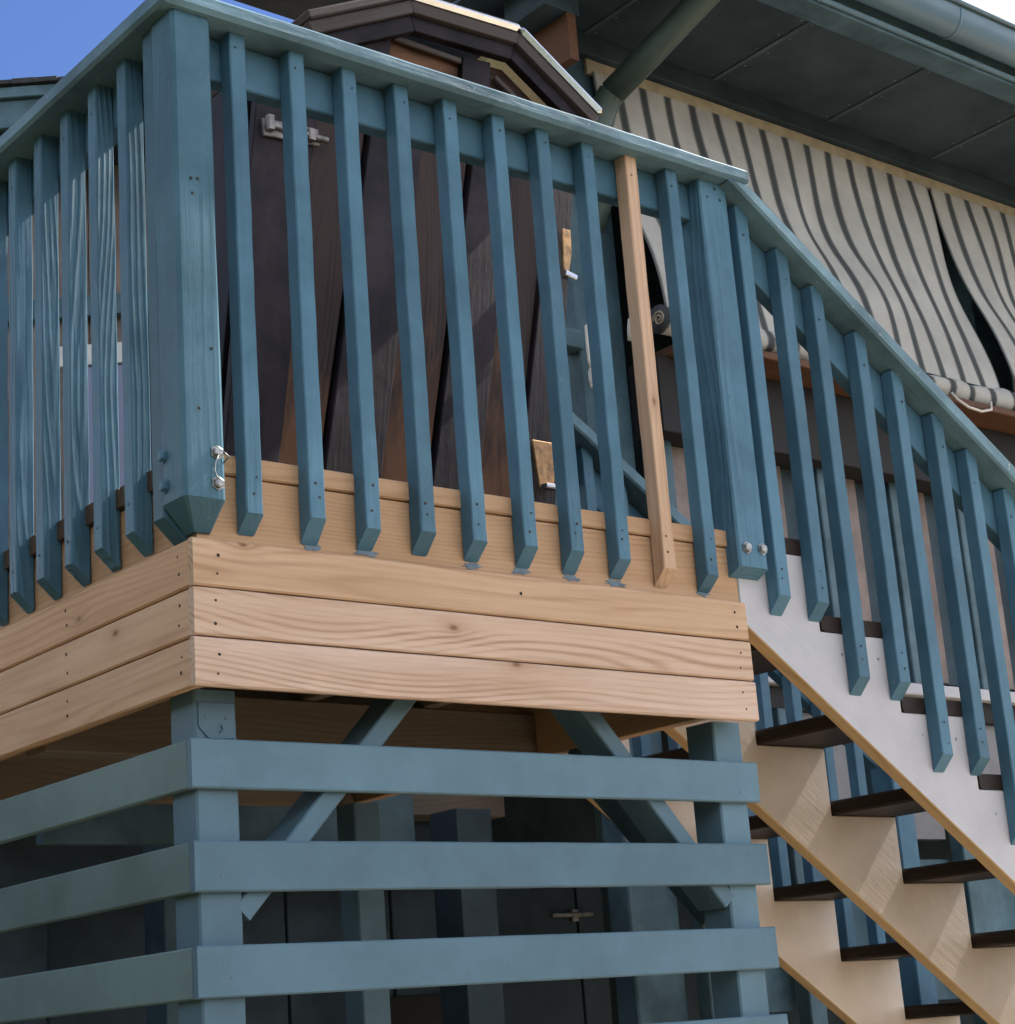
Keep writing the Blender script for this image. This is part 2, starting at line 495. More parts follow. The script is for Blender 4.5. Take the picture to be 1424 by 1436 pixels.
def prism(name, parent, mat, poly, a0, a1, plane='xz', ang=0.0, bev=0.003, down_mat=None):
    """polygon (world x,z or y,z; relative z) extruded from a0 to a1 across; local X turned by ang so the grain follows it"""
    c, s = math.cos(ang), math.sin(ang)
    ox, oz = poly[0]
    loc = [((x - ox) * c + (z - oz) * s, -(x - ox) * s + (z - oz) * c) for x, z in poly]
    bm = bmesh.new()
    v0 = [bm.verts.new((x, 0, z)) for x, z in loc]
    v1 = [bm.verts.new((x, a1 - a0, z)) for x, z in loc]
    n = len(loc)
    bm.faces.new(v0)
    bm.faces.new(list(reversed(v1)))
    for i in range(n):
        bm.faces.new((v0[i], v1[i], v1[(i + 1) % n], v0[(i + 1) % n]))
    bmesh.ops.recalc_face_normals(bm, faces=bm.faces)
    if bev:
        bmesh.ops.bevel(bm, geom=list(bm.edges), offset=bev, segments=1, affect='EDGES', profile=0.5)
    me = bpy.data.meshes.new(name)
    me.materials.append(M[mat])
    if down_mat:
        me.materials.append(M[down_mat])
        bm.normal_update()
        for f in bm.faces:
            wz = f.normal.x * s + f.normal.z * c
            if wz < -0.25: f.material_index = 1
    bm.to_mesh(me)
    bm.free()
    if plane == 'xz':
        R = Matrix(((c, 0, -s), (0, 1, 0), (s, 0, c))).to_4x4()
        T = Matrix.Translation((ox, a0, oz + Z0))
    else:                                     # poly in (y,z), across = x
        R = (Matrix(((0, -1, 0), (1, 0, 0), (0, 0, 1))) @ Matrix(((c, 0, -s), (0, 1, 0), (s, 0, c)))).to_4x4()
        T = Matrix.Translation((a1, ox, oz + Z0))
    return link(name, me, parent, T @ R)

def raw_mesh(name, parent, mat, verts, faces, smooth=False, uvs=None):
    me = bpy.data.meshes.new(name)
    vv = [Vector(v) for v in verts]
    o0 = vv[0].copy()
    me.from_pydata([tuple(v - o0) for v in vv], [], faces)
    me.update()
    for m_ in (mat if isinstance(mat, (list, tuple)) else [mat]): me.materials.append(M[m_])
    if uvs:
        ul = me.uv_layers.new(name='UVMap')
        for lp in me.loops: ul.data[lp.index].uv = uvs[lp.vertex_index]
    if smooth:
        for p in me.polygons: p.use_smooth = True
    return link(name, me, parent, Matrix.Translation((o0.x, o0.y, o0.z + Z0)))

def tube(name, parent, mat, pts, r, n=10, smooth=True, radii=None):
    pts = [Vector(p) for p in pts]
    verts, faces = [], []
    prev = None
    for i, p in enumerate(pts):
        a = pts[max(0, i - 1)]
        b = pts[min(len(pts) - 1, i + 1)]
        t = (b - a).normalized()
        if prev is None:
            ref = Vector((0, 0, 1)) if abs(t.z) < 0.9 else Vector((1, 0, 0))
            nx = ref.cross(t).normalized()
        else:
            nx = (prev - t * prev.dot(t)).normalized()
        prev = nx
        ny = t.cross(nx)
        rad = radii[i] if radii else r
        for k in range(n):
            a_ = 2 * math.pi * k / n
            verts.append(p + (nx * math.cos(a_) + ny * math.sin(a_)) * rad)
    for i in range(len(pts) - 1):
        for k in range(n):
            a, b = i * n + k, i * n + (k + 1) % n
            faces.append((a, b, b + n, a + n))
    faces.append(tuple(reversed(range(n))))
    faces.append(tuple(range((len(pts) - 1) * n, len(pts) * n)))
    return raw_mesh(name, parent, mat, verts, faces, smooth)

def lathe_at(name, parent, mat, c, axis, prof, n=12, smooth=False):
    """profile [(dist along axis, radius)] about axis through c"""
    axis = Vector(axis).normalized()
    pts = [Vector(c) + axis * d for d, _ in prof]
    ref = Vector((0, 0, 1)) if abs(axis.z) < 0.9 else Vector((1, 0, 0))
    nx = ref.cross(axis).normalized()
    ny = axis.cross(nx)
    verts, faces = [], []
    for p, (_, rad) in zip(pts, prof):
        for k in range(n):
            a_ = 2 * math.pi * (k + 0.5) / n
            verts.append(p + (nx * math.cos(a_) + ny * math.sin(a_)) * rad)
    for i in range(len(prof) - 1):
        for k in range(n):
            a, b = i * n + k, i * n + (k + 1) % n
            faces.append((a, b, b + n, a + n))
    faces.append(tuple(reversed(range(n))))
    faces.append(tuple(range((len(prof) - 1) * n, len(prof) * n)))
    return raw_mesh(name, parent, mat, verts, faces, smooth)

def bolt(parent, c, axis, mat='steel', r=0.0105):
    lathe_at('bolt', parent, mat, c, axis, [(0.0, r * 1.35), (0.002, r * 1.35), (0.002, r), (0.007, r), (0.009, r * 0.7)], n=6)

def holes(name, parent, mat, pts, axis, r=0.0028, depth=0.0012):
    """many little screw holes or nail heads as one part"""
    axis = Vector(axis).normalized()
    ref = Vector((0, 0, 1))
    nx = ref.cross(axis).normalized()
    ny = axis.cross(nx)
    verts, faces = [], []
    for p in pts:
        p = Vector(p)
        rr = r * rnd.uniform(0.75, 1.25)
        b = len(verts)
        for k in range(8):
            a_ = 2 * math.pi * k / 8
            verts.append(p + (nx * math.cos(a_) + ny * math.sin(a_)) * rr)
        for k in range(8):
            a_ = 2 * math.pi * k / 8
            verts.append(p + axis * depth * 0.4 + (nx * math.cos(a_) + ny * math.sin(a_)) * rr * 0.8)
        for k in range(8):
            faces.append((b + k, b + (k + 1) % 8, b + 8 + (k + 1) % 8, b + 8 + k))
        faces.append(tuple(range(b + 8, b + 16)))
    o = raw_mesh(name, parent, mat, verts, faces)
    o['kind'] = 'stuff'
    return o

# ------------------------------------------------------------------ ground
S = 600
gv, gf = [], []
NG = 60
for j in range(NG + 1):
    for i in range(NG + 1):
        fx, fy = (i / NG * 2 - 1), (j / NG * 2 - 1)
        x, y = S * fx * abs(fx) ** 2.5, S * fy * abs(fy) ** 2.5
        added_bank = max(0.0, -8.5 - x)                 # unseen rise added to hold sky light off the left faces
        gv.append((x, y, -Z0 + 0.03 * math.sin(x * 0.7) * math.cos(y * 0.5) + 11.5 * (1 - math.exp(-(added_bank / 9.0) ** 1.3))))
for j in range(NG):
    for i in range(NG):
        a = j * (NG + 1) + i
        gf.append((a, a + 1, a + NG + 2, a + NG + 1))
g = raw_mesh('ground', None, 'ground', gv, gf, smooth=True)
g['kind'] = 'structure'

pv, pf = [], []
for j in range(5):
    for i in range(9):
        pv.append((1.0 + i * 0.9, -5.0 + j * 1.63, -Z0 + 0.045))
for j in range(4):
    for i in range(8):
        a = j * 9 + i
        pf.append((a, a + 1, a + 10, a + 9))
bounce_slab = raw_mesh('bounce_slab', None, 'bounce_slab_concrete', pv, pf)  # unseen slab added to bounce sunlight onto stringers, blinds and soffit
bounce_slab['kind'] = 'structure'
pm = bounce_slab.modifiers.new('thick', 'SOLIDIFY'); pm.thickness = 0.12; pm.offset = -1

# ------------------------------------------------------------------ landing deck
deck = thing('landing_deck', 'raised wooden landing edged with new unpainted planks on teal posts', 'deck', (0.09, 0.12, -Z0))
PH, PG = 0.088, 0.003
kn = {0: (0.62, 0.0, 0.02), 1: (0.555, 0.0, 0.012), 2: (0.10, 0.0, 0.03)}
kn2 = {0: (0.735, -0.009, 0.040), 1: (0.580, -0.009, 0.012), 2: (0.105, -0.009, 0.040)}
ends = (1.4235, 1.4205, 1.418)
for i in range(3):
    z = i * (PH + PG)
    o = board('fascia_plank', deck, 'plank', (0.0 + 0.001 * i, 0.0, z), (ends[i], 0.018, z + PH), 'x', ch=0.0035, segs=14, wob=0.00032, seed=i + 1)
    o['knot'] = kn2[i]
    o['tint'] = (1.0, 0.8, 0.35)[i]
    o['label'] = ('bottom new front plank with a knot at its upper edge', 'middle new front plank with a round knot', 'top new front plank with a cathedral grain figure')[i]
    hx = []
    for xx in (0.048, 1.385):
        for dz in (0.026, 0.062):
            hx.append((xx + rnd.uniform(-.006, .006), -0.0006, z + dz + rnd.uniform(-.005, .005)))
    if i == 2: hx.append((0.76, -0.0006, z + 0.05))
    holes('screw_hole', o, 'hole', hx, (0, -1, 0), 0.0032)
    o = board('fascia_plank', deck, 'plank_left', (0.003, 0.0185, z), (0.021, 1.55, z + PH), 'y', ch=0.0035, segs=12, wob=0.00032, seed=i + 11)
    o['knot'] = ((0.9, 0.009, 0), (0.28, 0.009, 0.02), (0.43, 0.009, -0.01))[i]
    o['label'] = ('bottom new side plank', 'middle new side plank', 'top new side plank')[i]
    hx = []
    for yy in (0.055, 0.5):
        for dz in (0.028, 0.062):
            hx.append((0.0024, yy + rnd.uniform(-.006, .006), z + dz + rnd.uniform(-.005, .005)))
    holes('screw_hole', o, 'hole', hx, (-1, 0, 0), 0.0032)
rimf = board('rim_joist', deck, 'rim', (0.0225, 0.0195, 0.012), (1.42, 0.057, 0.399), 'x', ch=0.002, segs=8, wob=0.00027, seed=21)
riml = board('rim_joist', deck, 'rim', (0.0225, 0.0585, 0.012), (0.060, 1.55, 0.399), 'y', ch=0.002, segs=6, wob=0.00027, seed=22)
board('rim_joist', deck, 'rim', (1.384, 0.0585, 0.03), (1.4215, 1.55, 0.399), 'y', ch=0.002)
for k, xx in enumerate((0.36, 0.70, 1.04)):
    board('joist', deck, 'joist', (xx, 0.0585, 0.14), (xx + 0.038, 1.53, 0.3995), 'y')
board('ledger', deck, 'joist', (0.0615, 1.5315, 0.02), (1.383, 1.569, 0.3985), 'x')
board('beam', deck, 'joist', (0.0615, 0.72, 0.0), (1.383, 0.81, 0.139), 'x')
nb = 17
for k in range(nb):
    y0 = 0.014 + k * 0.0915
    board('deck_board', deck, 'rim' if k == 0 else 'old_deck', (0.010, y0, 0.401), (1.428, y0 + 0.0885, 0.440), 'x', ch=0.003, segs=6 if k == 0 else 1, wob=0.00036 if k == 0 else 0, seed=30 + k if k == 0 else 30)
# support posts
for nm, x0, y0 in (('front left', 0.044, 0.085), ('front right', 1.361, 0.085), ('rear left', 0.07, 1.40), ('rear right', 1.29, 1.40)):
    o = board('support_post', deck, 'blue_slat', (x0, y0, -Z0 - 0.02), (x0 + 0.088, y0 + 0.088, 0.011), 'z', ch=0.004, segs=6, wob=0.00027, seed=41)
    if nm == 'front left':
        pl = prism('bracket', o, 'blue_slat', [(0.051, -0.058), (0.072, -0.079), (0.1255, -0.077), (0.1265, -0.012), (0.0515, -0.012)], 0.0815, 0.0847, bev=0.0008)
        for q in ((0.066, -0.039), (0.109, -0.040)):
            lathe_at('dimple', o, 'smear', (q[0], 0.0812, q[1]), (0, -1, 0), [(0, 0.004), (0.001, 0.003)], n=8)
        tube('hook', o, 'blue_slat', [(0.094 + 0.006 * math.cos(a), 0.0795, -0.060 + 0.007 * math.sin(a)) for a in [x * 0.5 - 1.9 for x in range(7)]], 0.0016, 6)
# knee braces
bar('knee_brace', deck, 'blue_slat', (0.132, 0.129, -0.388), (0.545, 0.129, 0.0455), 0.088, 0.040, up=(0, 0, 1))
bar('knee_brace', deck, 'blue_slat', (1.361, 0.129, -0.385), (0.965, 0.129, 0.056), 0.088, 0.040, up=(0, 0, 1))
bar('knee_brace', deck, 'joist', (0.11, 1.40, -0.36), (0.11, 1.02, -0.75), 0.040, 0.088, up=(0, 0, 1))
bar('knee_brace', deck, 'blue_house', (1.405, 0.175, -0.40), (1.405, 0.60, 0.03), 0.040, 0.088, up=(0, 0, 1))

# ------------------------------------------------------------------ slat screens under the landing
SL = [(-0.1699, -0.0805), (-0.3514, -0.2619), (-0.5321, -0.4432), (-0.715, -0.6288), (-0.90, -0.812), (-1.083, -0.995)]
scr = thing('slat_screen', 'front screen of wide blue horizontal slats below the new planks', 'screen', (0.75, 0.076, -Z0))
RE = (1.4705, 1.4755, 1.4735, 1.482, 1.475, 1.47)
for i, (a, b) in enumerate(SL):
    o = board('slat', scr, 'blue_slat', (0.0265, 0.067, a), (RE[i], 0.0845, b), 'x', ch=0.003, segs=14, wob=0.00040, seed=50 + i)
    holes('nail_head', o, 'smear', [(xx + rnd.uniform(-.01, .01), 0.0664, a + dz + rnd.uniform(-.006, .006)) for xx in (0.085, 1.405) for dz in (0.028, 0.062)], (0, -1, 0), 0.003)
scl = thing('slat_screen', 'side screen of flare-tinted blue slats running off left', 'screen', (0.035, 0.8, -Z0))
for i, (a, b) in enumerate(SL):
    board('slat', scl, 'flare_slat', (0.0265, 0.086, a), (0.0435, 1.56, b - 0.001), 'y', ch=0.003, segs=10, wob=0.00036, seed=60 + i)
# ------------------------------------------------------------------ guard railing (front and side)
rail = thing('guard_railing', 'blue painted landing railing with corner post and one bare baluster', 'railing', (0.0, 0.0, 0.327))
XB = [0.106, 0.243, 0.371, 0.502, 0.631, 0.765, 0.891, 1.025, 1.157, 1.288]
for i, x in enumerate(XB):
    m = 'plank' if i == 8 else 'blue'
    tp = 1.3050
    fz = rnd.uniform(-0.004, 0.004)
    o = board('baluster', rail, m, (x, -0.0200, 0.289 + fz), (x + 0.0365 + rnd.uniform(-.001, .001), 0.0180, tp), 'z', ch=0.0025, segs=16, wob=0.00055, seed=70 + i, cut0=0.038 + rnd.uniform(-.006, .006))
    if i == 8:
        o['label'] = 'single unpainted new wood baluster'
        o['knot'] = (0.42, -0.02, 0.0)
        o['tint'] = 0.55
    o['grain'] = 0.10 if i != 8 else 0
    zz = (0.365, 0.40, 1.262)
    holes('nail_hole', o, 'hole', [(x + 0.018 + rnd.uniform(-.007, .007), -0.0213, z + rnd.uniform(-.012, .012)) for z in zz], (0, -1, 0), 0.0026)
    if i not in (0, 3, 8):
        # smear of old paint where the foot meets the rim joist
        pts = []
        w0 = 0.016 + rnd.uniform(0, .014)
        ox_ = rnd.uniform(-.006, .006)
        for k in range(18):
            a_ = 2 * math.pi * k / 18
            rr_ = rnd.uniform(.55, 1.35)
            pts.append((x + 0.018 + ox_ + math.cos(a_) * w0 * rr_, 0.284 + math.sin(a_) * 0.0075 * rr_))
        prism('paint_smear', rimf, 'smear', pts, 0.0182, 0.0194, bev=0)
YB = [0.175 + 0.1262 * k for k in range(11)]
for i, y in enumerate(YB):
    o = board('baluster', rail, 'blue', (-0.0200, y, 0.284), (0.0205, y + 0.0355, 1.3050), 'zl', ch=0.0025, segs=16, wob=0.00036, seed=80 + i % 5, cut0=0.038)
    o['grain'] = (0.35, 1.3, 1.0, 0.7, 0.8)[i % 5]
    holes('nail_hole', o, 'hole', [(-0.0212, y + 0.018, z + rnd.uniform(-.012, .012)) for z in (0.37, 1.25)], (-1, 0, 0), 0.0024)
# corner post: square above, bevelled to the deck corner below
def corner_post():
    x0, x1, y0, y1 = -0.034, 0.052, -0.040, 0.046
    zt, zb, zc = 1.305, 0.333, 0.283
    ix, iy = 0.0135, 0.0135
    ch = 0.007
    vb = []
    def ring(z, a0, a1, b0, b1, c):
        return [(a0 + c, b0, z), (a1 - c, b0, z), (a1, b0 + c, z), (a1, b1 - c, z), (a1 - c, b1, z), (a0 + c, b1, z), (a0, b1 - c, z), (a0, b0 + c, z)]
    rr = random.Random(3)
    rings = []
    for k in range(9):
        z = zb + (zt - zb) * k / 8
        d = lambda: rr.uniform(-.0006, .0006)
        rings.append([(x + d(), y + d(), zz) for x, y, zz in ring(z, x0, x1, y0, y1, ch)])
    rings.insert(0, ring(zc, ix, x1 - 0.004, iy, y1, 0.002))
    verts = [v for r_ in rings for v in r_]
    faces = []
    for i in range(len(rings) - 1):
        for k in range(8):
            a, b = i * 8 + k, i * 8 + (k + 1) % 8
            faces.append((a, b, b + 8, a + 8))
    faces.append(tuple(reversed(range(8))))
    faces.append(tuple(range(len(verts) - 8, len(verts))))
    # local X upright for the grain
    me = bpy.data.meshes.new('corner_post')
    R = AX['z'].to_4x4()
    T = Matrix.Translation((x0, y0, zc + Z0)) @ R
    inv = T.inverted()
    me.from_pydata([tuple(inv @ Vector((v[0], v[1], v[2] + Z0))) for v in verts], [], faces)
    me.update()
    me.materials.append(M['blue_post'])
    return link('corner_post', me, rail, T)
cp = corner_post()
cp['grain'] = 0.22
bolt(cp, (0.034, -0.0405, 0.420), (0, -1, 0))
bolt(cp, (0.034, -0.0405, 0.362), (0, -1, 0))
bolt(cp, (-0.0345, 0.034, 0.424), (-1, 0, 0), 'blue')
bolt(cp, (-0.0345, 0.030, 0.366), (-1, 0, 0), 'blue')
tube('wire', cp, 'steel', [(0.032, -0.049, 0.412), (0.027, -0.047, 0.40), (0.025, -0.046, 0.385), (0.028, -0.048, 0.372), (0.032, -0.049, 0.366)], 0.0016, 6)
tube('wire', cp, 'steel', [(0.044, -0.048, 0.420), (0.056, -0.044, 0.414), (0.062, -0.02, 0.412), (0.062, 0.012, 0.412)], 0.0022, 6)
holes('nail_hole', cp, 'hole', [(-.002, -0.0412, 0.955), (0.012, -0.0412, 0.957), (0.0, -0.0412, 0.925), (0.0, -.0412, 0.50), (0.03, -.0412, 0.62)], (0, -1, 0), 0.0028)
board('filler_strip', rail, 'blue_post', (-0.028, 0.0475, 0.270), (0.0200, 0.088, 1.305), 'zl', ch=0.003, segs=12, wob=0.00036, seed=91, cut0=0.045)
# stair post at the head of the stairs
sp = board('stair_post', rail, 'blue', (1.395, -0.020, 0.306), (1.488, 0.070, 1.305), 'z', ch=0.004, segs=10, wob=0.00027, seed=95, cut0=0.043)
sp['grain'] = 0.75
sp['label'] = 'post at the head of the stairs with raised grain'
bolt(sp, (1.422, -0.0205, 0.393), (0, -1, 0), r=0.011)
bolt(sp, (1.473, -0.0205, 0.395), (0, -1, 0), r=0.011)
holes('nail_hole', sp, 'hole', [(1.420, -0.0208, 1.262), (1.448, -0.0208, 1.288), (1.462, -0.0208, 1.262)], (0, -1, 0), 0.004)
# rail boards behind the baluster heads, and the caps
board('top_rail', rail, 'blue', (0.0535, 0.0188, 1.211), (1.394, 0.056, 1.3048), 'x')
board('top_rail', rail, 'blue', (0.0212, 0.0890, 1.211), (0.058, 1.55, 1.3048), 'y')
CAPT = 0.0395
capf = board('rail_cap', rail, 'blue_cap', (0.0800, -0.0600, 1.3055), (1.529, 0.080, 1.3055 + CAPT), 'x', ch=0.010, cut0=-0.14, segs=26, wob=0.00049, seed=101)
capf['label'] = 'weathered cap board along the front'
capf['grain'] = 0.12
capl = board('rail_cap', rail, 'blue_cap', (-0.0600, -0.0590, 1.3052), (0.080, 1.60, 1.3052 + CAPT), 'y', ch=0.007, segs=16, wob=0.00036, seed=102, cut0=0.14)
bpy.context.view_layer.update()

# ------------------------------------------------------------------ staircase
RISE, RUN = 0.1795, 0.2588
X1, ZL1 = 1.685, 0.407                        # end of the top tread and its seat level
NST = 13
stair = thing('staircase', 'straight open staircase with off-white stringers and dark treads', 'stairs', (3.2, 0.52, -Z0))
def saw_poly(x_start):
    pts = [(x_start, ZL1 - 0.0005)]
    x, z = X1, ZL1
    for k in range(NST):
        pts.append((x, z - 0.0005))
        z -= RISE
        pts.append((x, z - 0.0005))
        x += RUN
    pts.append((x, z - 0.0005))
    zend = z
    bl = lambda xx: 0.214 - 0.7000 * (xx - 1.445)
    pts.append((x, max(bl(x), -Z0)))
    pts.append((x_start, bl(x_start)))
    return pts
ANG = -math.atan(0.70)
for nm, y0 in (('near', 0.018), ('middle', 0.500), ('far', 0.980)):
    o = prism('stringer', stair, 'white' if nm == 'near' else 'bounce_white', saw_poly(1.4235), y0, y0 + 0.038, 'xz', ANG, 0.0025, down_mat='raw_edge')
    if nm == 'near': near_stringer = o
    o['label'] = 'near saw-toothed pale grey stringer' if nm == 'near' else nm + ' saw-toothed off-white stringer with painted warm bounce'
for k in range(NST):
    xs = X1 - RUN + k * RUN
    zs = ZL1 - k * RISE
    board('tread', stair, 'tread', (xs + (0.012 if k == 0 else 0.003), 0.0165, zs), (xs + RUN + 0.012, 1.026, zs + 0.038), 'y', ch=0.006, segs=4, wob=0.00027, seed=110 + k)

sc_ = []
for k in range(1, 5):
    xs = X1 - RUN + k * RUN
    zs = ZL1 - k * RISE
    for dx in (0.06, 0.19):
        sc_.append((xs + dx + rnd.uniform(-.008, .008), 0.0176, zs - 0.055 + rnd.uniform(-.006, .006)))
holes('screw_head', near_stringer, 'steel', sc_, (0, -1, 0), 0.0038)

# ------------------------------------------------------------------ stair railings
SLP = 0.655
SA = -math.atan(SLP)
def cap_low(x): return 1.299 - SLP * (x - 1.472)
NEARX = [1.515, 1.645, 1.759, 1.905, 2.031, 2.174, 2.296, 2.434, 2.553, 2.690, 2.812, 2.95]
def stair_rail(label, yo, group):
    t = thing('stair_railing', label, 'railing', (2.4, yo, 0.2), group)
    for i, x in enumerate(NEARX):
        j = i // 2
        zb = 0.2525 - 0.1735 * j - (0.004 if i % 2 else 0)
        ztop = cap_low(x + 0.04) - 0.002
        me_c = 0.039
        o = board('baluster', t, 'blue', (x, yo - 0.038, zb), (x + 0.0405, yo - 0.0005, ztop + 0.02), 'z', ch=0.0025, segs=14, wob=0.00036, seed=120 + i, cut0=me_c)
        holes('nail_hole', o, 'hole', [(x + 0.02 + rnd.uniform(-.006, .006), yo - 0.0393, z + rnd.uniform(-.01, .01)) for z in (zb + 0.075, zb + 0.11, ztop - 0.06)], (0, -1, 0), 0.0028)
    xe = 3.25
    low0 = 1.461
    poly = [(low0, 1.3050), (xe, cap_low(xe)), (xe + 0.028, cap_low(xe) + 0.043), (1.5275, 1.3050)]
    o = prism('rail_cap', t, 'blue_cap', poly, yo - 0.078, yo + 0.062, 'xz', SA, 0.006)
    o['grain'] = 0.1
    q = 0.006
    prism('top_rail', t, 'blue', [(1.4885, cap_low(1.4885) - q), (1.4885, cap_low(1.4885) - 0.125), (xe, cap_low(xe) - 0.125), (xe, cap_low(xe) - q)], yo, yo + 0.037, 'xz', SA, 0.002)
    board('newel_post', t, 'blue', (3.10, yo - 0.0885 + 0.037, -1.40), (3.188, yo + 0.036, cap_low(3.188) - 0.01), 'z', ch=0.004)
    return t
stair_rail('near blue stair railing slanting down in front of the off-white stringer', 0.0185, 'the two stair railings')
stair_rail('far blue stair railing glimpsed between the open treads', 1.066, 'the two stair railings')

# ------------------------------------------------------------------ house with porch behind the stairs
YP = 1.6
house = thing('house', 'teal house porch behind the stairs under a dark overhanging eave', 'house', (4.6, 2.6, -Z0))
EX0, EX1 = 2.06, 7.6
seams = [2.06, 2.58, 3.235, 3.89, 4.545, 5.20, 5.855, 6.51, 7.165, 7.6]
for a, b in zip(seams[:-1], seams[1:]):
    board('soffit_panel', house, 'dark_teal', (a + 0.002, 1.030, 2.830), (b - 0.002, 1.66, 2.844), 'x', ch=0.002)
for s_ in seams[1:-1]:
    board('soffit_batten', house, 'soffit_trim', (s_ - 0.010, 1.032, 2.825), (s_ + 0.010, 1.553, 2.8298), 'y', ch=0.002)
board('fascia_board', house, 'blue_house', (EX0, 0.930, 2.800), (EX1, 1.0295, 2.975), 'x', ch=0.003)
for a, b in zip(seams[1:-2], seams[2:-1]):
    nl = []
    for k in range(5):
        yy = 1.07 + k * 0.115
        nl += [(a + 0.03 + rnd.uniform(-.006, .006), yy, 2.8293), (b - 0.03 + rnd.uniform(-.006, .006), yy, 2.8293)]
    o = holes('nail_head', house, 'rusty_steel', nl, (0.02, 0, -1), 0.0045)
# gutter: a trough with a rolled lip
GY, GZ = 0.865, 2.930
gp2 = [(GY + 0.0635, GZ + 0.02)] + [(GY + 0.0635 * math.cos(math.radians(t)), GZ + 0.085 * math.sin(math.radians(t))) for t in range(0, -181, -18)] + [(GY - 0.064, GZ + 0.02), (GY - 0.0755, GZ + 0.03), (GY - 0.0815, GZ + 0.02), (GY - 0.0755, GZ + 0.008)]
gvv, gff = [], []
for xx in (EX0 - 0.01, EX1):
    for (y, z) in gp2: gvv.append((xx, y, z))
ng = len(gp2)
for k in range(ng - 1): gff.append((k, k + 1, ng + k + 1, ng + k))
go = raw_mesh('gutter', house, 'gutter', gvv, gff, smooth=True)
md = go.modifiers.new('thick', 'SOLIDIFY'); md.thickness = 0.003; md.offset = 0
for z_ in (2.78,):
    board('gutter_trim', go, 'gutter', (EX0, 0.912, 2.812), (EX1, 0.9295, 2.832), 'x', ch=0.004)
for gx in (2.3, 3.05, 3.8, 4.55, 5.3, 6.05):
    tube('gutter_bracket', go, 'gutter', [(gx, GY + (0.0665 * math.cos(math.radians(t))), GZ + 0.088 * math.sin(math.radians(t))) for t in range(0, -181, -20)], 0.006, 6)
# roof slab
rp = [(0.955, 2.985), (1.66, 3.20), (3.4, 3.80), (3.4, 3.88), (0.955, 3.05)]
prism('roof', house, 'shingle', rp, EX0 - 0.02, EX1, 'yz', 0, 0.004)
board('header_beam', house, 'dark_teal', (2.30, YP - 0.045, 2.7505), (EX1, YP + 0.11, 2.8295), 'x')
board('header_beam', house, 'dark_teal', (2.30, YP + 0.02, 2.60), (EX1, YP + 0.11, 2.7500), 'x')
board('gable_board', house, 'gable', (2.30, 1.343, 2.545), (2.338, 1.619, 2.722), 'y', ch=0.002)
board('header_beam', house, 'dark_teal', (2.2, 1.345, 2.724), (2.36, 1.553, 2.8295), 'y')
for px_ in (2.46, 4.74):
    board('porch_post', house, 'blue_house', (px_, YP + 0.0, -Z0), (px_ + 0.215, YP + 0.10, 2.60 if px_ > 3 else 2.7505), 'z', ch=0.006)
board('porch_rail', house, 'blue_house', (2.35, YP - 0.02, 1.60), (2.4595, YP + 0.06, 1.668), 'x')
sill = board('porch_sill', house, 'sill', (2.72, 1.30, 1.578), (EX1, YP - 0.001, 1.606), 'x', ch=0.004)
board('sill_beam', house, 'black', (2.676, 1.45, 1.30), (EX1, YP - 0.002, 1.5775), 'x')
# stub wall below the sill: panels between blue studs
xs_ = 2.68
k = 0
while xs_ < EX1 - 0.4:
    board('wall_panel', house, 'taupe', (xs_ + 0.135, YP - 0.03, 0.54), (xs_ + 0.285, YP - 0.002, 1.2995), 'z')
    board('wall_panel', house, 'dark_teal', (xs_ + 0.30, YP - 0.01, 0.54), (xs_ + 0.40, YP + 0.03, 1.2995), 'z')
    board('wall_stud', house, 'blue_house', (xs_ + 0.02, YP - 0.075, 0.52), (xs_ + 0.10, YP - 0.003, 1.2995), 'z', ch=0.004)
    xs_ += 0.41
    k += 1
board('floor_edge', house, 'white', (2.68, YP - 0.09, 0.470), (EX1, YP + 0.02, 0.515), 'x', ch=0.004)
board('floor_beam', house, 'black', (2.68, YP - 0.05, 0.39), (EX1, YP + 0.02, 0.4695), 'x')
xs_ = 2.70
while xs_ < EX1 - 0.4:
    board('lower_panel', house, 'greywall', (xs_ + 0.105, YP - 0.02, -0.05), (xs_ + 0.44, YP + 0.018, 0.3895), 'z')
    board('lower_stud', house, 'blue_house', (xs_ + 0.02, YP - 0.06, -0.9), (xs_ + 0.10, YP - 0.0, 0.3895), 'z', ch=0.004)
    board('lower_panel', house, 'blue_house', (xs_ + 0.16, YP + 0.02, -0.62), (xs_ + 0.50, YP + 0.05, -0.12), 'z')
    xs_ += 0.46
# porch back wall, ceiling and floor keep the inside dark
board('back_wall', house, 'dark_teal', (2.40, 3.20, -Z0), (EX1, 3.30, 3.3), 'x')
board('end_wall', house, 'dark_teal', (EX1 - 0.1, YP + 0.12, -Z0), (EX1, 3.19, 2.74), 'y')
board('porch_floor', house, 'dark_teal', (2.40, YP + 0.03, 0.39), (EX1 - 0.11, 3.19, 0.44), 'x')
board('porch_ceiling', house, 'dark_teal', (2.10, 1.66, 2.852), (EX1, 3.19, 2.88), 'x')
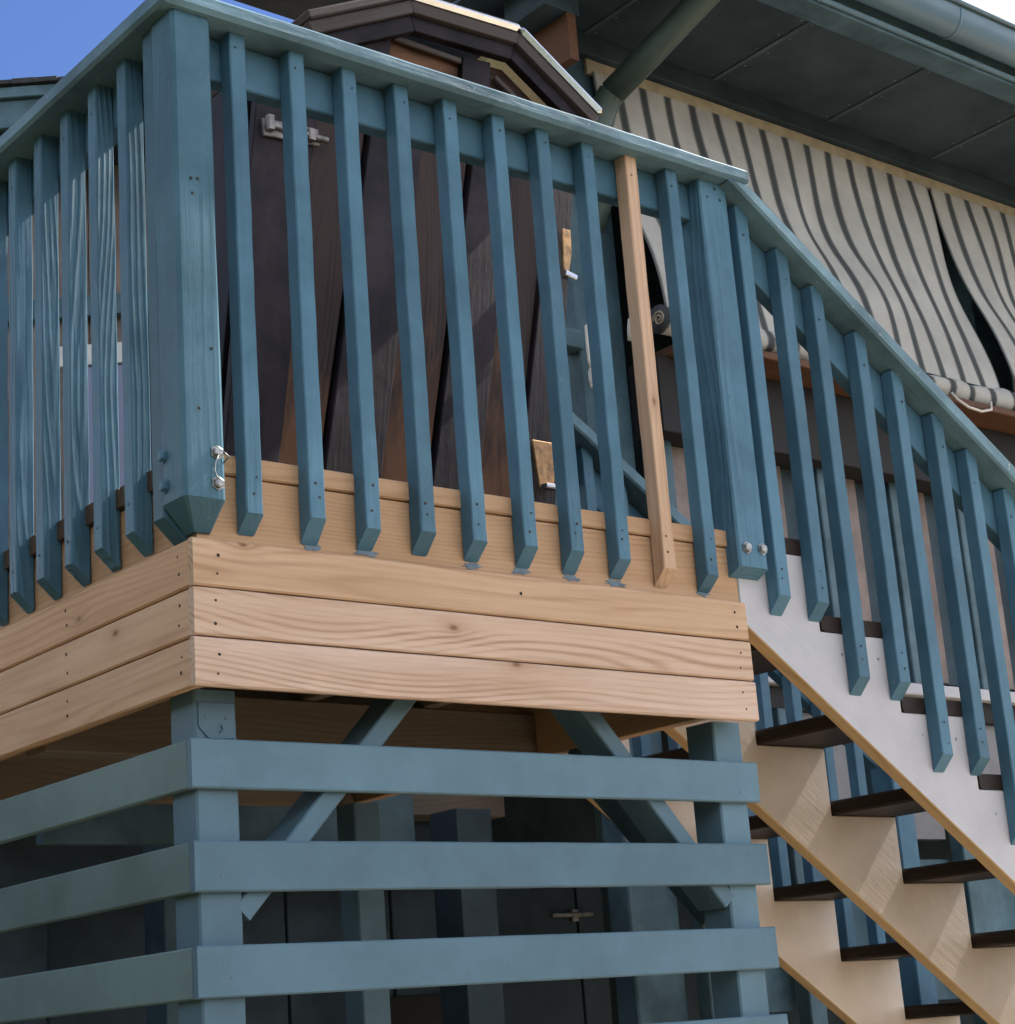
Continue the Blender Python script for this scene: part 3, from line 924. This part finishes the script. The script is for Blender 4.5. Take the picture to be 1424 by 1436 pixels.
# under-house wall: teal boards, a beam and a door with a bolt
for k in range(11):
    board('cellar_board', house, 'dark_teal', (-1.2 + k * 0.41, 2.35, -Z0), (-1.2 + k * 0.41 + 0.40, 2.39, -0.12 + 0.02 * (k % 3)), 'z')
board('cellar_beam', house, 'joist', (-1.6, 2.10, 0.08), (2.39, 2.24, 0.34), 'x')
board('cellar_beam', house, 'dark_teal', (-1.6, 2.26, -0.12), (2.39, 2.345, 0.07), 'x')
board('cellar_beam', house, 'blue_house', (0.55, 1.75, -0.06), (1.75, 1.80, 0.09), 'x')
board('cellar_post', house, 'blue_house', (0.98, 1.90, -Z0), (1.10, 2.02, 0.06), 'z')
board('cellar_post', house, 'dark_teal', (1.95, 1.80, -Z0), (2.09, 1.94, 0.06), 'z')
dl = board('door_latch', house, 'rusty_steel', (2.76, 2.325, -0.240), (2.95, 2.338, -0.225), 'x', ch=0.003)
board('latch_plate', dl, 'rusty_steel', (2.86, 2.336, -0.255), (2.89, 2.3485, -0.212), 'x', ch=0.002)
board('cellar_window', house, 'black', (2.02, 2.335, -0.72), (2.34, 2.349, -0.48), 'x')
# downspout from the gutter to the porch corner
ds = [Vector((2.80, 0.88, 2.93)), Vector((2.735, 0.985, 2.83)), Vector((2.66, 1.30, 2.66)), Vector((2.615, 1.48, 2.565))]
dsp = tube('downspout', house, 'pipe', ds, 0.050, 14)
el, rad = [], []
import itertools
p0 = Vector((2.615, 1.48, 2.565)); p1 = Vector((2.590, 1.55, 2.50)); p2 = Vector((2.585, 1.545, 2.34))
for k in range(25):
    t = k / 24
    el.append(p0 * (1 - t) ** 2 + p1 * 2 * t * (1 - t) + p2 * t * t)
    rad.append(0.0515 if k % 2 else 0.0475)
tube('elbow', dsp, 'pipe', el, 0.05, 14, radii=rad)
tube('lower_pipe', dsp, 'pipe', [p2, (2.583, 1.546, 2.20), (2.58, 1.60, 2.10), (2.57, 1.76, 2.02), (2.57, 1.78, 1.8), (2.57, 1.78, -Z0)], 0.046, 12)

# ------------------------------------------------------------------ roll-down canvas blinds
def blind(label, x0, x1, roll_x0, roll_x1, skew0, skew1, seed, ybot):
    t = thing('roll_down_blind', label, 'blind', ((x0 + x1) / 2, YP - 0.01, 1.57), 'striped porch blinds')
    bt = board('batten', t, 'batten', (x0 - 0.02, YP - 0.016, 2.688), (x1, YP + 0.0, 2.749), 'x', ch=0.002, segs=20, wob=0.00072, seed=seed)
    rr = random.Random(seed)
    ph = [rr.uniform(0, 6.28) for _ in range(8)]
    NX, NS = 90, 44
    verts, uvs, faces = [], [], []
    for j in range(NS + 1):
        s = j / NS
        for i in range(NX + 1):
            u = i / NX
            x = x0 + (x1 - x0) * u
            xw = (skew0 * (1 - u) + skew1 * u) * s ** 1.3
            zt, zb = 2.700, 1.705
            z = zt + (zb - zt) * s
            # slack canvas: pushed out towards the roll with a few travelling folds
            c0 = 0.60 + 0.05 * math.sin(2.1 * x + ph[0]) + 0.03 * math.sin(5.3 * x + ph[1])
            wdt = 0.36 + 0.10 * math.sin(3.3 * x + ph[2])
            a_ = 1 / (1 + math.exp(-(s - c0) / (wdt * 0.32)))
            a0 = 1 / (1 + math.exp(c0 / (wdt * 0.32)))
            a1 = 1 / (1 + math.exp(-(1 - c0) / (wdt * 0.32)))
            g_ = 0.55 * (a_ - a0) / (a1 - a0) + 0.45 * s
            y = (YP - 0.02) - (YP - 0.02 - ybot) * g_
            env = math.sin(math.pi * min(1, s * 1.02)) ** 0.8
            y -= env * (0.007 * math.sin(16 * x + 3.2 * s + ph[3]) + 0.004 * math.sin(31 * x - 4 * s + ph[4]) + 0.013 * math.sin(6 * x + 5 * s + ph[5]))
            verts.append((x + xw, y, z))
            uvs.append((x, s))
    for j in range(NS):
        for i in range(NX):
            a = j * (NX + 1) + i
            faces.append((a, a + 1, a + NX + 2, a + NX + 1))
    raw_mesh('canvas', t, 'canvas', verts, faces, True, uvs)
    # rolled bottom: lumpy tube, stripes run round it
    NR, NC = 60, 14
    rv, ruv, rf = [], [], []
    for i in range(NR + 1):
        x = roll_x0 + (roll_x1 - roll_x0) * i / NR
        r_ = 0.046 + 0.005 * math.sin(17 * x + ph[6]) + 0.003 * math.sin(43 * x + ph[7])
        cy, cz = ybot + 0.012 + 0.006 * math.sin(5 * x), 1.664 + 0.006 * math.sin(3 * x + ph[2])
        for k in range(NC):
            a_ = 2 * math.pi * k / NC
            q = r_ * (1 + 0.06 * math.sin(3 * a_ + 9 * x))
            rv.append((x, cy + q * math.cos(a_), cz + q * math.sin(a_)))
            ruv.append((x, k / NC))
    for i in range(NR):
        for k in range(NC):
            a, b = i * NC + k, i * NC + (k + 1) % NC
            rf.append((a, b, b + NC, a + NC))
    rf.append(tuple(reversed(range(NC))))
    rf.append(tuple(range(NR * NC, NR * NC + NC)))
    ro = raw_mesh('bottom_roll', t, 'canvas', rv, rf, True, ruv)
    tube('roll_end', ro, 'batten', [(roll_x0 - 0.004, ybot + 0.012 + 0.028 * math.cos(a) * (1 - a / 14), 1.664 + 0.028 * math.sin(a) * (1 - a / 14)) for a in [k_ * 0.55 for k_ in range(22)]], 0.004, 6)
    return t
b1 = blind('wide striped canvas blind with slack folds left of the dark slit', 2.62, 4.515, 2.62, 4.60, 0.02, -0.02, 5, 1.352)
b2 = blind('striped canvas blind right of the dark slit, cut by the picture edge', 4.53, 7.3, 4.66, 7.3, 0.02, 0.0, 9, 1.31)
tube('pull_cord', b1, 'cord', [(4.10, 1.305, 1.62), (4.11, 1.290, 1.59), (4.17, 1.285, 1.565), (4.25, 1.285, 1.56), (4.32, 1.29, 1.58), (4.345, 1.305, 1.62)], 0.0055, 8)
tube('tie_strap', b1, 'cord', [(2.545, 1.40, 1.665), (2.52, 1.39, 1.645), (2.508, 1.39, 1.61), (2.503, 1.395, 1.575)], 0.016, 8, radii=[0.012, 0.020, 0.016, 0.010])

cable = thing('hanging_cable', 'grey cable with plug hanging from the teal porch rail', 'cable', (2.41, 1.53, 1.44))
tube('wire', cable, 'cord', [(2.440, 1.53, 1.664), (2.428, 1.525, 1.655), (2.417, 1.515, 1.60), (2.414, 1.51, 1.53), (2.418, 1.505, 1.495)], 0.0065, 8)
lathe_at('plug', cable, 'cord', (2.418, 1.505, 1.497), (0, 0, -1), [(0, 0.009), (0.012, 0.014), (0.05, 0.013), (0.052, 0.010), (0.066, 0.010)], 10)

# window at the far end of the porch, through the slit between the blinds
pw = thing('porch_window', 'white framed window, sky blue painted into its glass, beyond the blind slit', 'window', (5.9, 3.15, 1.6))
board('frame', pw, 'frame', (5.35, 3.13, 1.1), (5.45, 3.195, 2.55), 'z')
board('pane', pw, 'glass', (5.45, 3.16, 1.1), (6.6, 3.19, 2.55), 'z', ch=0.001)

# ------------------------------------------------------------------ dark leaning shed on the landing
YS = 0.74
shed = thing('timber_shed', 'dark brown leaning timber shed with white edged roof on the landing', 'shed', (1.08, 0.95, 0.4455))
zb_, zt_ = 0.4465, 1.729
fb = [0.485, 0.630, 0.746, 0.914, 1.065, 1.213, 1.343, 1.488]
ft = [0.658, 0.840, 1.010, 1.180, 1.348, 1.497, 1.628, 1.709]
LEAN = math.radians(82)
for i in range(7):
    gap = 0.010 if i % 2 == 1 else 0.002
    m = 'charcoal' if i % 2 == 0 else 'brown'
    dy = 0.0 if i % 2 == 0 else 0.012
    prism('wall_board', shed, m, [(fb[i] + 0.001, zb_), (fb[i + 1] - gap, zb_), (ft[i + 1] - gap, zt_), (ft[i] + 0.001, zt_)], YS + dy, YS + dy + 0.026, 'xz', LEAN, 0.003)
prism('back_panel', shed, 'black', [(0.504, zb_), (1.474, zb_), (1.688, 1.841), (0.691, 1.841)], YS + 0.045, YS + 0.055, bev=0)
prism('side_wall', shed, 'charcoal', [(0.490, zb_), (0.518, zb_), (0.695, 1.776), (0.667, 1.776)], YS + 0.056, YS + 0.48, 'xz', LEAN, 0.002)
prism('side_wall', shed, 'charcoal', [(1.460, zb_), (1.485, zb_), (1.702, 1.776), (1.674, 1.776)], YS + 0.056, YS + 0.48, 'xz', LEAN, 0.002)
# roof in three facets
R_ = [(0.765, 1.908), (1.104, 2.077), (1.494, 2.093), (1.782, 1.906)]
def off(pts, d):
    out = []
    n_ = len(pts)
    for i, p in enumerate(pts):
        ds_ = []
        for a, b in ((i - 1, i), (i, i + 1)):
            if 0 <= a and b < n_:
                v = Vector((pts[b][0] - pts[a][0], pts[b][1] - pts[a][1])).normalized()
                ds_.append(Vector((-v.y, v.x)))
        m_ = sum(ds_, Vector((0, 0))) / len(ds_)
        m_ = m_ / max(0.3, m_.length_squared) if len(ds_) > 1 else m_
        out.append((p[0] + m_.x * d, p[1] + m_.y * d))
    return out
low, low2, rak, rak_, rak2 = off(R_, -0.024), off(R_, -0.0245), off(R_, -0.060), off(R_, -0.0605), off(R_, -0.105)
fac = ('grey_wood', 'roof_metal', 'roof_metal')
for i in range(3):
    a_ = math.atan2(R_[i + 1][1] - R_[i][1], R_[i + 1][0] - R_[i][0])
    prism('roof_panel', shed, fac[i], [low[i], low[i + 1], R_[i + 1], R_[i]], YS - 0.072, YS + 0.50, 'xz', a_, 0.010 if i else 0.004)
    prism('rake_board', shed, 'grey_wood', [rak[i], rak[i + 1], low2[i + 1], low2[i]], YS - 0.058, YS - 0.028, 'xz', a_, 0.002)
    prism('rake_board', shed, 'charcoal', [rak2[i], rak2[i + 1], rak_[i + 1], rak_[i]], YS - 0.042, YS - 0.014, 'xz', a_, 0.002)
# gable: charcoal stiles with rusty panels between
gz = 1.734
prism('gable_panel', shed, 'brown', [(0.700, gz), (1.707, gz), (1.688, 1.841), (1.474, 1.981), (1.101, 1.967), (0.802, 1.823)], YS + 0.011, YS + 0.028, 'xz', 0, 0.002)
for x0_, x1_, zt2 in ((0.942, 1.040, 1.953), (1.283, 1.381, 1.976), (1.604, 1.688, 1.860)):
    prism('gable_stile', shed, 'charcoal', [(x0_, gz), (x1_, gz), (x1_ + 0.033, zt2), (x0_ + 0.033, zt2 - 0.01)], YS - 0.013, YS + 0.0105, 'xz', math.radians(84), 0.002)
bar('gable_bead', shed, 'grey_wood', (1.087, YS - 0.004, 1.958), (1.311, YS - 0.004, 1.953), 0.011, 0.017)
bar('gable_bead', shed, 'grey_wood', (1.432, YS - 0.004, 1.939), (1.632, YS - 0.004, 1.809), 0.011, 0.017)
# latch and fittings
lt = board('latch', shed, 'rusty_steel', (0.659, YS - 0.011, 1.563), (0.824, YS - 0.001, 1.610), 'x', ch=0.003, rot=Matrix.Rotation(math.radians(-4), 3, 'Y'))
board('latch_bolt', lt, 'rusty_steel', (0.677, YS - 0.026, 1.578), (0.844, YS - 0.012, 1.593), 'x', ch=0.005)
board('latch_bracket', lt, 'rusty_steel', (0.664, YS - 0.030, 1.569), (0.683, YS - 0.011, 1.608), 'z', ch=0.003)
board('latch_bracket', lt, 'rusty_steel', (0.784, YS - 0.030, 1.571), (0.804, YS - 0.011, 1.602), 'z', ch=0.003)
mp = prism('metal_plate', shed, 'rust', [(1.465, 0.741), (1.513, 0.741), (1.522, 0.811), (1.537, 0.848), (1.537, 0.876), (1.451, 0.876)], YS - 0.018, YS - 0.011, bev=0.002)
bar('plate_lip', mp, 'roof_metal', (1.465, YS - 0.032, 0.745), (1.522, YS - 0.032, 0.745), 0.028, 0.013)
mp = prism('metal_plate', shed, 'rust', [(1.615, 1.372), (1.634, 1.384), (1.652, 1.449), (1.655, 1.520), (1.624, 1.520)], YS - 0.018, YS - 0.011, bev=0.002)
bar('plate_lip', mp, 'roof_metal', (1.600, YS - 0.030, 1.374), (1.640, YS - 0.030, 1.366), 0.028, 0.015)

# ------------------------------------------------------------------ neighbouring house beyond the side rail
nh = thing('neighbour_house', 'taupe sided house with teal fascia and dark shingles beyond the side rail', 'house', (2.2, 5.7, -Z0))
NO = Vector((2.197 + 2.5233 * 0.766, 5.663 - 2.5233 * 0.643, 0))       # u = 0
RH = Vector((0.7662, -0.6426, 0)); FH = Vector((0.6426, 0.7662, 0))
RN = Matrix((RH, FH, Vector((0, 0, 1)))).transposed()
def nbox(name, parent, mat, u0, u1, d0, d1, z0, z1, axis='x', **kw):
    L, W, H = (u1 - u0, d1 - d0, z1 - z0)
    if axis == 'x': me = timber(L, W, H, kw.get('ch', 0.004), 1, 0, 0, 0, 0, mat); A = AX['x']; st = Vector((u0, (d0 + d1) / 2, (z0 + z1) / 2))
    else: me = timber(H, W, L, kw.get('ch', 0.004), 1, 0, 0, 0, 0, mat); A = AX['z']; st = Vector(((u0 + u1) / 2, (d0 + d1) / 2, z0))
    R = (RN @ A).to_4x4()
    wloc = NO + RN @ st
    return link(name, me, parent, Matrix.Translation((wloc.x, wloc.y, wloc.z + Z0)) @ R)
nbox('fascia_board', nh, 'blue_house', -7.0, -1.35, 0.0, 0.04, 4.175, 4.335)
nbox('fascia_trim', nh, 'blue_house', -7.0, -1.36, -0.03, 0.01, 4.337, 4.40)
nbox('soffit', nh, 'dark_teal', -7.0, -1.36, 0.041, 0.62, 4.22, 4.25)
for k in range(46):
    nbox('shingle', nh, 'shingle', -7.0 + k * 0.123, -7.0 + k * 0.123 + 0.12, -0.05 + rnd.uniform(-.012, .012), 0.5, 4.401 + rnd.uniform(0, .004), 4.425 + rnd.uniform(0, .012), ch=0.002)
nbox('roof', nh, 'shingle', -7.0, -1.40, 0.35, 3.0, 4.426, 4.52)
u = -7.0
while u < -1.55:
    nbox('siding_board', nh, 'taupe', u, u + 0.196, 0.60, 0.63, -Z0, 4.215, 'z')
    u += 0.2
nbox('wall', nh, 'black', -7.0, -1.36, 0.632, 0.70, -Z0, 4.21)
nbox('wall_beam', nh, 'blue_house', -7.0, -1.40, 0.54, 0.599, 3.30, 3.42)
wn_ = nbox('window', nh, 'glass', -2.30, -1.74, 0.575, 0.595, 2.0, 3.02)
nbox('frame', wn_, 'frame', -2.36, -1.68, 0.555, 0.5985, 3.021, 3.14)
wn2 = nbox('window', nh, 'glass', -3.30, -2.74, 0.575, 0.595, 2.0, 3.02)
nbox('frame', wn2, 'frame', -3.36, -2.68, 0.555, 0.5985, 3.021, 3.14)
